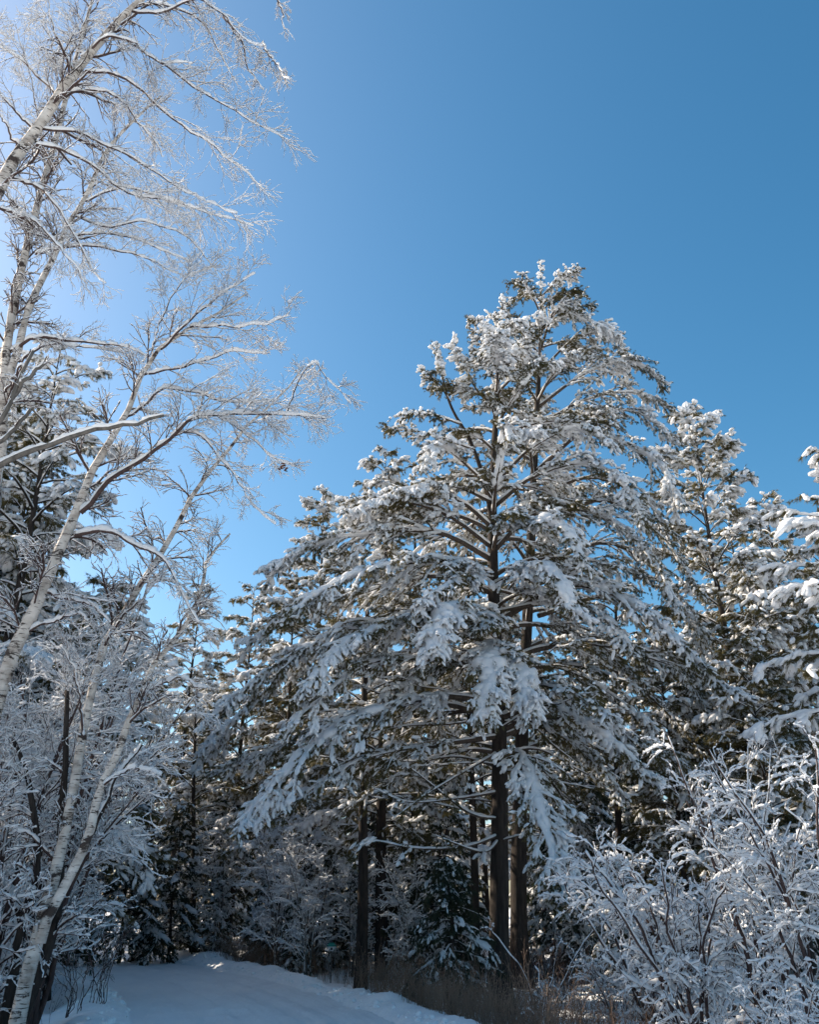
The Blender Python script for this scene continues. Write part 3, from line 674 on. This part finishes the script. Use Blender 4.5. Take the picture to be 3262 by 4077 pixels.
# ------------------------------------------------------------------ birches and other bare trees
def bare_tree(name, base, stems, label, cat, seed, bark, tw=1.0, snow=1.0, lv=3, group=None, twig_L=(1.2, .5), nst=7, droop=.05, cnt=(7, 6, 4), f0=.3, base_snow=.008, big_snow=1.0, big_base=2.0, upf=0.1, ang=(.45, .95), wg=1.0):
    """stems: list of (points, r0, r1, is_trunk). Trunk(s) and limbs become parts; twigs one crown, snow one part"""
    rg = np.random.default_rng(seed); root = thing(name, base, label, cat, group); B = np.array(base, float)
    gc, gs = Geo(), Geo()
    for (pts, r0, r1, trunk, tl, cm) in stems:
        P = (spline(pts, 22, wob=.012 * (1 if trunk else 1.6), rng=rg) - B)[None]; L = np.linalg.norm(np.diff(P[0], axis=0), axis=1).sum()
        R = ((np.interp(np.linspace(0, 1, 22), np.linspace(0, 1, len(r0)), r0) if isinstance(r0, tuple) else np.linspace(r0, r1, 22)) * (1 if trunk or bark is not M_BIRCH else .62))[None]
        g = Geo(); tubes(g, P, R, 10 if trunk else 7); part('trunk' if trunk else 'branch', g, bark if (trunk or bark is not M_BIRCH) else M_TWIG, root)
        snow_tubes(gs, P, R, rg, amt=snow * big_snow * (.55 if trunk else (1.7 if bark is M_BIRCH else 1.5)), m=60 if L > 2 else 30, k=7, gap=.35 if trunk else .06, base=base_snow * (.2 if trunk else big_base * (1.0 if bark is M_BIRCH else 1)), lump=.4)
        c1 = max(2, int(cnt[0] * L / 3 * cm))
        P1, R1 = spawn(P, R, rg, c1, f0 if trunk else .12, .98, twig_L[0] * tl, twig_L[1] * tl, *ang, grav=droop, wig=.13 * wg, n=9, rf=.42, rmin=.006 * tw, taper=.4, up=upf)
        R1 = np.minimum(R1, .018)
        P2, R2 = spawn(P1, R1, rg, cnt[1], .12, .98, .55 * twig_L[0] * tl, .22 * tl, .4, .9, grav=droop * 1.2, wig=.15 * wg, n=7, rf=.6, rmin=.0042 * tw, taper=.6)
        tubes(gc, P1, R1, 4); snow_tubes(gs, P1, R1, rg, amt=snow, m=26, k=5, gap=.18, base=base_snow)
        tubes(gc, P2, R2, 3, cap=False); snow_tubes(gs, P2, R2, rg, amt=snow, m=15, k=5, gap=.28, base=base_snow * .8)
        if lv > 2:
            P3, R3 = spawn(P2, R2, rg, cnt[2], .15, 1., .30 * tl, .14 * tl, .4, .95, grav=droop, wig=.2 * wg, n=5, rf=.7, rmin=.0032 * tw, taper=.8)
            tubes(gc, P3, R3, 3, cap=False); snow_tubes(gs, P3, R3, rg, amt=snow, m=9, k=4, gap=.3, base=base_snow * .6, lump=.5)
    part('crown', gc, M_TWIG, root); part('snow_load', gs, M_SNOW, root)
    return root
def T(pts, Y, r0, r1, trunk=True, tl=1., cm=1., dY=0.):
    n_ = len(pts); return ([at(p[0], p[1], (p[2] if len(p) > 2 else Y + dY * i / max(1, n_ - 1))) for i, p in enumerate(pts)], r0, r1, trunk, tl, cm)

def on_ground(px, py, Y):
    p = at(px, py, Y); return np.array([p[0], Y, gz(p[0], Y) - .08])
# white birch pair at the left of the lane
Y = 12.5
b0 = on_ground(55, 4130, Y)
s1 = T([(70, 4077), (123, 3803), (203, 3510), (274, 3236), (318, 3000), (331, 2926), (378, 2709), (420, 2560), (463, 2492), (530, 2378), (586, 2283), (680, 2142), (785, 1945), (898, 1803), (993, 1681), (1115, 1577), (1210, 1454)], Y, (.115, .088, .070, .065, .056, .046, .034, .022, .010), 0, True, .8, .8, dY=1.5)
s1[0].insert(0, b0)
s2 = T([(160, 3750), (180, 3680), (236, 3567), (293, 3454), (359, 3312), (397, 3142), (463, 3000), (510, 2879), (567, 2756), (605, 2652), (700, 2539), (756, 2454), (804, 2340), (832, 2217), (917, 2123)], Y, (.07, .062, .052, .042, .032, .014), 0, True, .75, .9)
bare_tree('birch_tree', b0, [s1, s2, T([(331, 2926), (300, 2700), (240, 2560)], Y, .03, .01, False, .8), T([(567, 2756), (700, 2700), (820, 2740)], Y, .03, .008, False, .7),
    T([(397, 3142), (520, 3060), (640, 3080)], Y, .03, .008, False, .7)],
    'forked white birch with black scars leaning right in the lower left corner', 'birch', 61, M_BIRCH, tw=.55, droop=.06, cnt=(9, 8, 3), f0=.45, base_snow=.0052)
# thick birch whose stem enters from the left edge at mid height
Y = 12.
b0 = on_ground(-330, 4100, Y)
st = [T([(-200, 3500), (-60, 2980), (28, 2662), (85, 2530), (170, 2359), (227, 2208), (303, 2038), (350, 1898), (416, 1785), (482, 1681), (530, 1596), (567, 1492), (615, 1416), (662, 1359), (756, 1303), (851, 1255), (980, 1170)], Y, (.17, .15, .12, .10, .085, .065, .045, .03, .014), 0, True, .9, .5),
      T([(321, 2040), (425, 1927), (530, 1851), (624, 1785), (700, 1719), (756, 1662), (851, 1643), (993, 1657), (1135, 1652), (1300, 1665)], Y, .06, .012, False, .75, 1.9, dY=-.6),
      T([(303, 2130), (400, 2112), (480, 2132), (570, 2180), (660, 2245), (720, 2360), (790, 2480)], Y, .05, .008, False, .6, .9, dY=-1),
      T([(482, 1681), (640, 1560), (760, 1560), (900, 1600), (1100, 1600)], Y, .035, .008, False, .7, 1.1, dY=.6),
      T([(567, 1492), (700, 1470), (900, 1410), (1080, 1400)], Y, .03, .008, False, .65, 1.2, dY=.3),
      T([(640, 1390), (760, 1280), (900, 1150), (1020, 1090)], Y, .03, .006, False, .65, 1.4, dY=-.4),
      T([(600, 1440), (640, 1280), (720, 1130), (850, 1060)], Y, .025, .006, False, .65, 1.4, dY=.5),
      T([(756, 1303), (900, 1300), (1050, 1290), (1150, 1250)], Y, .025, .006, False, .6, 1.4, dY=-.5),
      T([(700, 1719), (800, 1740), (900, 1850), (1000, 1990), (1090, 2090)], Y, .025, .006, False, .5, .8, dY=-.8),
      T([(1135, 1652), (1200, 1500), (1260, 1440), (1310, 1520), (1400, 1600)], Y, .018, .005, False, .5, 1.3),
      T([(851, 1643), (1000, 1740), (1100, 1830), (1180, 1860)], Y, .02, .005, False, .5, 1.2),
      T([(170, 2359), (260, 2380), (340, 2400), (440, 2480)], Y, .04, .01, False, .7, 1.),
      T([(85, 2530), (180, 2480), (300, 2440), (350, 2470)], Y, .035, .01, False, .7, 1.)]
st[0][0].insert(0, b0)
bare_tree('birch_tree', b0, st, 'thick snow-plastered birch slanting in from the left edge, its twig fan reaching open sky', 'birch', 62, M_BIRCH, tw=.55, droop=.03, cnt=(9, 9, 4), f0=.42, upf=.12, base_snow=.0055)
# upper-left birch with long drooping branches
Y = 9.5
b0 = on_ground(-1150, 4500, Y)
def r7(pts): return [(p[0] * .7536, p[1] * .7536) for p in pts]
st = [T([(-800, 2900), (-450, 1700), (-150, 1020), (0, 754), (75, 603), (143, 520), (226, 392), (286, 301), (339, 234), (422, 136), (482, 68), (640, -80), (800, -300)], Y, .19, .03, True, .9, .35)]
for pts, tl in [([(600, 200), (780, 280), (1000, 440), (1200, 560), (1350, 660), (1520, 740)], .75), ([(450, 375), (600, 390), (750, 480), (900, 620), (1050, 720), (1200, 820), (1390, 990)], .75),
            ([(220, 680), (430, 700), (600, 780), (800, 880), (950, 1000), (1250, 1120)], .7), ([(190, 765), (300, 780), (500, 880), (650, 1000), (900, 1070), (1150, 1130), (1330, 1190)], .7),
            ([(700, 60), (850, 60), (1050, 0), (1180, 90), (1300, 210), (1400, 240)], .55), ([(1180, 90), (1290, 250), (1320, 370), (1390, 480)], .4), ([(1390, 220), (1440, 320), (1530, 425)], .35),
            ([(640, 130), (800, 20), (1000, 60), (1150, 250), (1240, 420)], .6), ([(390, 390), (300, 200), (260, 60), (240, -60)], .7), ([(210, 660), (330, 400), (420, 180), (500, -20)], .7),
            ([(190, 700), (60, 560), (-40, 420), (-200, 380)], .7), ([(320, 520), (450, 470), (600, 500), (720, 640), (860, 820)], .6), ([(430, 300), (560, 200), (700, 230), (860, 330), (1020, 330)], .6),
            ([(1450, -120), (1470, 0), (1500, 80), (1510, 150)], .3), ([(70, 940), (200, 990), (330, 1130), (450, 1350), (560, 1500)], .5), ([(0, 1100), (150, 1150), (300, 1300), (450, 1480)], .5),
            ([(100, 800), (0, 620), (-60, 560)], .6), ([(300, 520), (180, 380), (0, 240), (-150, 120)], .7)]:
    st.append(T(r7(pts), Y, .030, .006, False, tl, 1.5, dY=rng.uniform(-1, .8)))
st[0][0].insert(0, b0)
bare_tree('birch_tree', b0, st, 'birch crossing the upper left corner with long arching snow-lined branches', 'birch', 63, M_BIRCH, tw=.5, droop=.085, cnt=(9, 7, 3), f0=.55, upf=-.02, base_snow=.0048)
# slim pair rising behind
Y = 13.5
b0 = on_ground(-230, 4050, Y)
st = [T([(-180, 3400), (-60, 2300), (5, 1800), (20, 1400), (47, 1236), (85, 1057), (113, 957), (151, 799), (181, 678), (211, 588), (250, 430), (324, 150), (384, -60)], Y, .15, .03, True, .9, .8),
      T([(0, 1800), (38, 1492), (66, 1416), (95, 1284), (142, 1160), (217, 1019), (264, 904), (331, 799), (392, 678), (422, 603), (528, 482), (640, 380)], Y, .085, .02, True, .9, .9),
      T([(40, 1400), (120, 1345), (200, 1335), (300, 1360), (420, 1365), (530, 1390), (600, 1430)], Y, .05, .01, False, .6, 1., dY=-.8),
      T([(75, 1440), (200, 1370), (350, 1380), (480, 1400)], Y, .035, .01, False, .6, 1., dY=.4),
      T([(140, 1010), (250, 985), (360, 980), (480, 1000), (600, 1040), (700, 1080)], Y, .04, .008, False, .65, 1.2, dY=-.6),
      T([(240, 950), (330, 940), (450, 930), (560, 960), (680, 1010), (760, 1040)], Y, .035, .008, False, .65, 1.2, dY=.3),
      T([(330, 800), (400, 770), (520, 750), (640, 790), (780, 830)], Y, .03, .008, False, .7, 1.3),
      T([(190, 690), (160, 500), (120, 300), (60, 100)], Y, .03, .008, False, .7, 1.2),
      T([(110, 960), (40, 800), (-20, 700), (-120, 560)], Y, .03, .008, False, .7, 1.2),
      T([(300, 860), (420, 900), (600, 880), (760, 960), (860, 1080)], Y, .03, .008, False, .7, 1.3),
      T([(20, 1560), (90, 1440), (125, 1395)], Y - 2, .03, .022, False, .3, .2)]
st[0][0].insert(0, b0)
bare_tree('birch_tree', b0, st, 'slim double-stemmed birch at the left edge against the brightest patch of sky', 'birch', 64, M_BIRCH, tw=.55, droop=.05, cnt=(9, 8, 4), f0=.45, base_snow=.0052)
# broken bare limb from a tree outside the left edge
Y = 9.0
b0 = on_ground(-1250, 4700, Y)
st = [T([(-1000, 3700), (-700, 2500), (-500, 1900), (-420, 1300)], Y, .15, .06, True, .3, .1),
      T([(-560, 2120), (-300, 2010), (0, 1862), (130, 1800), (300, 1730), (420, 1700), (520, 1685), (600, 1660), (654, 1644)], Y, .05, .018, False, .35, .35),
      T([(-520, 2250), (-200, 1880), (0, 1680), (60, 1570), (125, 1395)], Y, .045, .02, False, .3, .3),
      T([(20, 1640), (100, 1520), (188, 1420)], Y, .03, .018, False, .2, .2),
      T([(-520, 1980), (-250, 1900), (0, 1760), (80, 1680), (125, 1630)], Y, .04, .02, False, .3, .3)]
st[0][0].insert(0, b0)
bare_tree('grey_tree', b0, st, 'leafless tree outside the left edge, only its snapped snow-topped limbs reaching in', 'bare tree', 65, M_GREY, tw=.8, cnt=(4, 4, 2), f0=.5, big_snow=.75, big_base=1.3)

# alders / shrubs: stems from one foot, built once per kind and copied
def shrub(name, base, H, label, cat, seed, group, nst=7, lean=.3, spreadx=1.0, snow=1.3, tw=1.0, r=.035, tl=.8, base_snow=.012, cnt=(9, 6, 4), droop=.04, dirx=0., lv=3, bark=M_TWIG, f0=.25):
    rg = np.random.default_rng(seed); st = []; B = np.array(base, float)
    for i in range(nst):
        a = rg.random() * 6.28; h = H * rg.uniform(.65, 1.0); q = lean * H * rg.uniform(.3, 1.1)
        dx, dy = math.cos(a) * q * spreadx + dirx * H * rg.uniform(.2, .9), math.sin(a) * q * .8
        p = [B + np.array([math.cos(a) * .12, math.sin(a) * .12, 0]), B + np.array([dx * .18 + rg.normal(0, .05), dy * .18, h * .33]), B + np.array([dx * .48 + rg.normal(0, .08), dy * .48, h * .68]), B + np.array([dx, dy, h])]
        st.append((p, r * rg.uniform(.7, 1.2), .007, i < 1, tl, 1.))
    return bare_tree(name, base, st, label, cat, seed + 1, bark, tw=tw, snow=snow, group=group, cnt=cnt, f0=f0, base_snow=base_snow, droop=droop, lv=lv, ang=(.5, 1.1), big_base=.7, big_snow=.8, wg=1.5)
def sgo(px, Y):
    x = at(px, 4000, Y)[0]; d, sg = road_d(np.array([x]), np.array([Y])); st_ = -.2 if (sg[0] > 0 and d[0] > .5) else .2
    while road_d(np.array([x]), np.array([Y]))[0][0] < HW + 1.5: x += st_
    return (x, Y, gz(x, Y) - .08)
GR = 'snow-coated bushes beside the verge on the right'
SH1 = shrub('snowy_bush', sgo(2760, 11.5), 2.7, 'big arching bush thick with snow right of the two pine trunks', 'bush', 71, GR, nst=10, lean=.45, dirx=-.28, snow=1.4, base_snow=.0110, tl=.75, cnt=(7, 5, 2), droop=.07, tw=1.3)
SH2 = shrub('snowy_bush', sgo(3060, 12.5), 4.6, 'tallest upright bush thick with snow at the right edge', 'bush', 73, GR, nst=10, lean=.30, snow=1.4, base_snow=.0110, tl=.8, cnt=(6, 5, 2), droop=.06, tw=1.3)
copy_thing(SH2, sgo(3290, 10.5), 2.2, .85, 'snow-coated bush cut by the right edge of the photo', GR)
copy_thing(SH1, sgo(2480, 14), .5, .55, 'low snow-coated bush in front of the second pine trunk', GR)
copy_thing(SH2, sgo(2900, 15), 4.2, .8, 'snow-coated bush between the arching one and the tallest one', GR)
copy_thing(SH1, sgo(2350, 10.2), 3.3, .30, 'smallest snow-coated bush at the bottom of the photo beside the bank', GR)
copy_thing(SH1, sgo(3150, 9.4), 1.2, .50, 'low snow-coated bush in the bottom right corner', GR)
copy_thing(SH1, sgo(2620, 13.5), -.3, 1.0, 'snow-coated bush filling the space left of the arching one', GR)
SPR = shrub('snowy_sapling', sgo(2060, 14.5), 1.7, 'sparse sapling with beads of snow in front of the thickest trunk', 'sapling', 75, None, nst=6, lean=.5, snow=1.1, cnt=(3, 3, 2), tl=.35, r=.010, base_snow=.008)
GL = 'snowy alders on the left of the lane'
AL1 = shrub('alder_tree', sgo(110, 15), 6.8, 'tall many-stemmed alder behind the forked birch', 'alder', 77, GL, nst=7, lean=.34, snow=1.1, r=.06, tl=1.1, base_snow=.0125, cnt=(7, 5, 3), f0=.56, droop=.025)
copy_thing(AL1, sgo(-90, 13), 2., .95, 'dark-stemmed alder cut by the left edge beside the forked birch', GL)
copy_thing(AL1, sgo(-120, 19), 3.4, 1.0, 'alder standing back between the birch and the left edge', GL)
copy_thing(AL1, sgo(60, 20), 5.1, 1.2, 'alder deeper behind the forked birch', GL)
AL2 = shrub('alder_tree', sgo(60, 14.5), 5.2, 'thin-twigged alder right beside the forked birch', 'alder', 79, GL, nst=5, lean=.35, snow=1.2, r=.05, tl=1.0, base_snow=.010, cnt=(8, 6, 3), dirx=.0, f0=.58, droop=.02)
copy_thing(AL2, sgo(-40, 24), 1., 1.3, 'alder at the left edge, farthest back behind the birches', GL)
# thick dark stems at the lower left
st = [([sgo(215, 13) + np.array([0, 0, 0]), at(215, 3700, 13), at(240, 3300, 13), at(270, 2950, 13), at(260, 2750, 13.2)], .09, .03, True, .8, .7),
      ([sgo(215, 13) + np.array([0, 0, 0]), at(80, 3730, 13), at(150, 3400, 12.8), at(110, 3100, 12.8), at(60, 2950, 12.8)], .08, .03, True, .8, .7),
      ([at(100, 3700, 13), at(60, 3600, 13), at(0, 3500, 13)], .05, .02, False, .8, .8),
      ([at(225, 3600, 13), at(350, 3350, 13), at(470, 3100, 13), at(560, 2960, 13)], .035, .012, False, .8, 1.)]
bare_tree('maple_tree', sgo(215, 13), st, 'dark-barked leafless maple with forked stems between the birch trunks', 'bare tree', 81, M_BARK, snow=1.2, cnt=(5, 6, 4), f0=.3, base_snow=.011)
# fine twiggy saplings of the understory
GS = 'frosted saplings under the pines'
SA1 = shrub('bare_sapling', sgo(1000, 31), 6.0, 'pale twiggy sapling right of the road bend', 'sapling', 83, GS, nst=5, lean=.28, snow=1.4, r=.035, tl=1.2, tw=1.4, base_snow=.016, cnt=(5, 5, 2), droop=.05, bark=M_GREY)
labs = ['frosted sapling drooping over the right bank', 'frosted sapling at the far edge of the bend', 'frosted sapling left of the marker post', 'frosted sapling right of the marker post', 'frosted sapling arching under the long left bough', 'frosted sapling between the bare pine trunk and the small hemlock']
for i, (px, Yd, sc) in enumerate([(1000, 29, .8), (820, 37, 1.), (1230, 32, .9), (1390, 31, .7), (1130, 33, 1.1), (1640, 29, .7)]):
    copy_thing(SA1, sgo(px, Yd), i * 1.3, sc, labs[i], GS)
# small bare shrub with snow beads on the left bank
shrub('bare_bush', (-5.75, 18.6, gz(-5.75, 18.6) - .05), 1.7, 'small brown leafless bush on the left bank beside the lane', 'bush', 85, None, nst=9, lean=.45, snow=.25, cnt=(4, 3, 2), tl=.35, r=.008, tw=.9, base_snow=.003)
shrub('bare_bush', (-5.6, 16.9, gz(-5.6, 16.9) - .05), 1.4, 'low brown leafless bush between the birch and the left bank crest', 'bush', 87, None, nst=10, lean=.6, snow=.3, cnt=(4, 3, 2), tl=.4, r=.008, tw=.9, base_snow=.003)

# tall bare pine trunk in the understory and other dark stems
def dark_trunk(px, py0, Yd, r, top_py, label, seed, topx=None):
    rg = np.random.default_rng(seed); p = at(px, py0, Yd); b = np.array([p[0], Yd, gz(p[0], Yd) - .1]); tp = at(topx or px, top_py, Yd); H = tp[2] - b[2]
    root = thing('pine_tree', b, label, 'pine tree', 'dark bare-trunked pines'); gt, gn, gs = Geo(), Geo(), Geo()
    t = np.linspace(0, 1, 30); P = np.stack([(tp[0] - b[0]) * t + .03 * np.sin(t * 8), .03 * np.cos(t * 7), H * t], -1)
    tubes(gt, P[None], (r * np.interp(t, [0, .05, .12, 1], [1.35, 1.1, 1, .35]))[None], 12)
    for i in range(26):
        f = .42 + .57 * i / 26; c = np.array([np.interp(f, t, P[:, j]) for j in range(3)]); a = i * 2.4; L = (1 - f) * 4 + .8
        bough_geo(arch(c, c + np.array([math.cos(a) * L, math.sin(a) * L, L * (-.25 + .6 * f)]), .12, 7, rg), .03, rg, gt, gn, gs, snow=.8, dens=.6, nlen=.13, K=8, w=.01, detail=0)
    part('trunk', gt, M_BARK, root); part('crown', gn, M_PINE, root, False); part('snow_load', gs, M_SNOW, root)
dark_trunk(1437, 3870, 27, .165, 2350, 'straight dark pine trunk with flared foot in the snow left of the thickest trunk', 91, 1460)
dark_trunk(1890, 3700, 29, .13, 2200, 'dark pine trunk in shade directly left of the thickest trunk', 92, 1860)
dark_trunk(780, 3640, 38, .11, 2700, 'thin dark pine trunk at the far side of the bend', 93)
dark_trunk(2450, 3650, 30, .13, 2400, 'dark pine trunk seen through the arching white bush', 94)

# weeds
def weeds(name, label, n_, seed, ylo, yhi, dlo, dhi, hlo, hhi, side=-1, mat=M_GRASS, rad=.0035, xcap=None):
    rg = np.random.default_rng(seed); i = rg.integers(0, len(RP2), n_ * 12); y = RP2[i, 1]; d = rg.uniform(dlo, dhi, len(i))
    x = RP2[i, 0] + N2[i, 0] * d * (-side); y = y + N2[i, 1] * d * (-side)
    k = (y > ylo) & (y < yhi) & ((und(x, y, 3, 9) + rg.normal(0, .05, len(x))) > -.02)
    if xcap: k &= (x < xcap)
    x, y = x[k][:n_], y[k][:n_]; z = ground_z(x, y)
    h = rg.uniform(hlo, hhi, len(x)) * rg.uniform(.5, 1, len(x)); dr = nrm(np.stack([rg.normal(0, .22, len(x)), rg.normal(0, .22, len(x)), np.ones(len(x))], -1))
    P = [np.stack([x, y, z - .05], -1)]
    for _ in range(4):
        P.append(P[-1] + dr * (h / 4)[:, None]); dr = nrm(dr + rg.normal(0, .12, dr.shape) + np.array([0, 0, -.06]))
    P = np.stack(P, 1); R = np.full(P.shape[:2], rad) * np.linspace(1, .5, 5)
    g = Geo(); tubes(g, P, R, 3, cap=False)
    P2, R2 = spawn(P, R, rg, 4, .35, 1., .16, .08, .3, .8, grav=.02, n=3, rf=.8); tubes(g, P2, R2, 3, cap=False)
    lumps(g, P2[:, -1], P2[:, -1] - P2[:, 0], np.full(len(P2), .014), np.full(len(P2), .006), np.full(len(P2), .006), rg, 0)
    return tag(link(name, g.mesh(name, mat)), label, 'weeds', None, 'stuff')
weeds('dry_weeds', 'dry brown weeds poking out of the snow along the right bank', 3000, 5, 12, 36, 2.8, 5.0, .5, 1.3, rad=.0045)
weeds('dry_grass', 'thin dark grass stems in the snow under the pines', 3200, 6, 14, 46, 4.2, 13, .4, 1.9, mat=M_TWIG, rad=.005)
weeds('brush', 'tangled thin brush on the snow left of the lane', 500, 7, 11, 28, 3.4, 8, .3, 1.0, side=1, mat=M_TWIG)

# crumbled snow thrown up along both banks
rg = np.random.default_rng(12); i = rg.integers(0, len(RP2), 2600); sgn = rg.choice([-1, 1], 2600); d = HW + rg.normal(.25, .35, 2600)
x = RP2[i, 0] + N2[i, 0] * d * sgn; y = RP2[i, 1] + N2[i, 1] * d * sgn; k = (y > 11) & (y < 46); x, y = x[k], y[k]
z_ = .018 + .05 * rg.random(len(x)) ** 3; g = Geo()
lumps(g, np.stack([x, y, ground_z(x, y) + z_ * .2], -1), rg.normal(0, 1, (len(x), 3)) * [1, 1, .2], z_ * 1.3, z_, z_ * .8, rg, 1, .22)
tag(link('snow_clods', g.mesh('snow_clods', M_SNOWG)), 'small clods of crumbled snow along the foot of both banks', 'snow clods', None, 'stuff')
# marker on a post, deep in the woods
def box(g, c, s, rz=0):
    x, y, z = s; v = np.array([(i, j, k) for i in (-x, x) for j in (-y, y) for k in (-z, z)], float) / 2 + np.array(c)
    g.add(v, [(0, 1, 3, 2), (4, 6, 7, 5), (0, 4, 5, 1), (2, 3, 7, 6), (0, 2, 6, 4), (1, 5, 7, 3)])
def wedge(g, zb, zt, wb, wt, d):
    v = []
    for (z, w) in ((zb, wb), (zt, wt)): v += [(-w, -d, z), (w, -d, z), (w, d, z), (-w, d, z)]
    g.add(np.array(v, float), [(0, 3, 2, 1), (4, 5, 6, 7), (0, 1, 5, 4), (1, 2, 6, 5), (2, 3, 7, 6), (3, 0, 4, 7)])
def paint(name, c, r=.45):
    m, n, l, b, o = new_mat(name); l.new(ramp(n, l, noise(n, l, 12, 4), [(.3, tuple(x * .75 for x in c)), (.7, c)]), b.inputs['Base Color']); b.inputs['Roughness'].default_value = r; return m
Y = 28; q = at(1321, 3765, Y); zb = gz(q[0], Y)
mk = thing('trail_marker', (q[0], Y, zb), 'small teal and white marker on a thin post in the woods', 'marker'); zc = q[2] - zb
g = Geo(); tubes(g, np.array([[(0, .03, -.2), (0, .03, zc * .5), (0, .03, zc + .05)]]), np.full((1, 3), .016), 8); part('post', g, M_GREY, mk)
g = Geo(); wedge(g, zc, zc + .10, .15, .06, .03); part('upper_board', g, paint('teal_paint', (.0, .20, .17)), mk)
g = Geo(); wedge(g, zc - .12, zc - .004, .05, .145, .025); part('lower_board', g, paint('white_paint', (.6, .62, .63)), mk)
for zz_ in (zc - .06, zc + .125):
    g = Geo(); lumps(g, np.array([[0, -.028, zz_]]), np.array([[1., 0, 0]]), np.array([.035]), np.array([.012]), np.array([.035]), np.random.default_rng(1), 2, .0); part('reflector', g, paint('dark_reflector', (.03, .03, .04)), mk)
# curled dead leaves left on a twig
def leaf_cluster(px, py, Yd, label):
    p = at(px, py, Yd); g = Geo(); rg = np.random.default_rng(8)
    C = rg.normal(0, .03, (10, 3)); lumps(g, C, rg.normal(0, 1, (10, 3)), np.full(10, .035), np.full(10, .018), np.full(10, .004), rg, 1, .3)
    o = link('dead_leaf', g.mesh('dead_leaf', M_LEAF), None, [float(c) for c in p]); tag(o, label, 'dead leaves')
leaf_cluster(1128, 1862, 11.6, 'curled brown leaves clinging to the end of the birch twig against the sky')
print('objects', len(bpy.data.objects), 'verts', sum(len(m.vertices) for m in bpy.data.meshes))
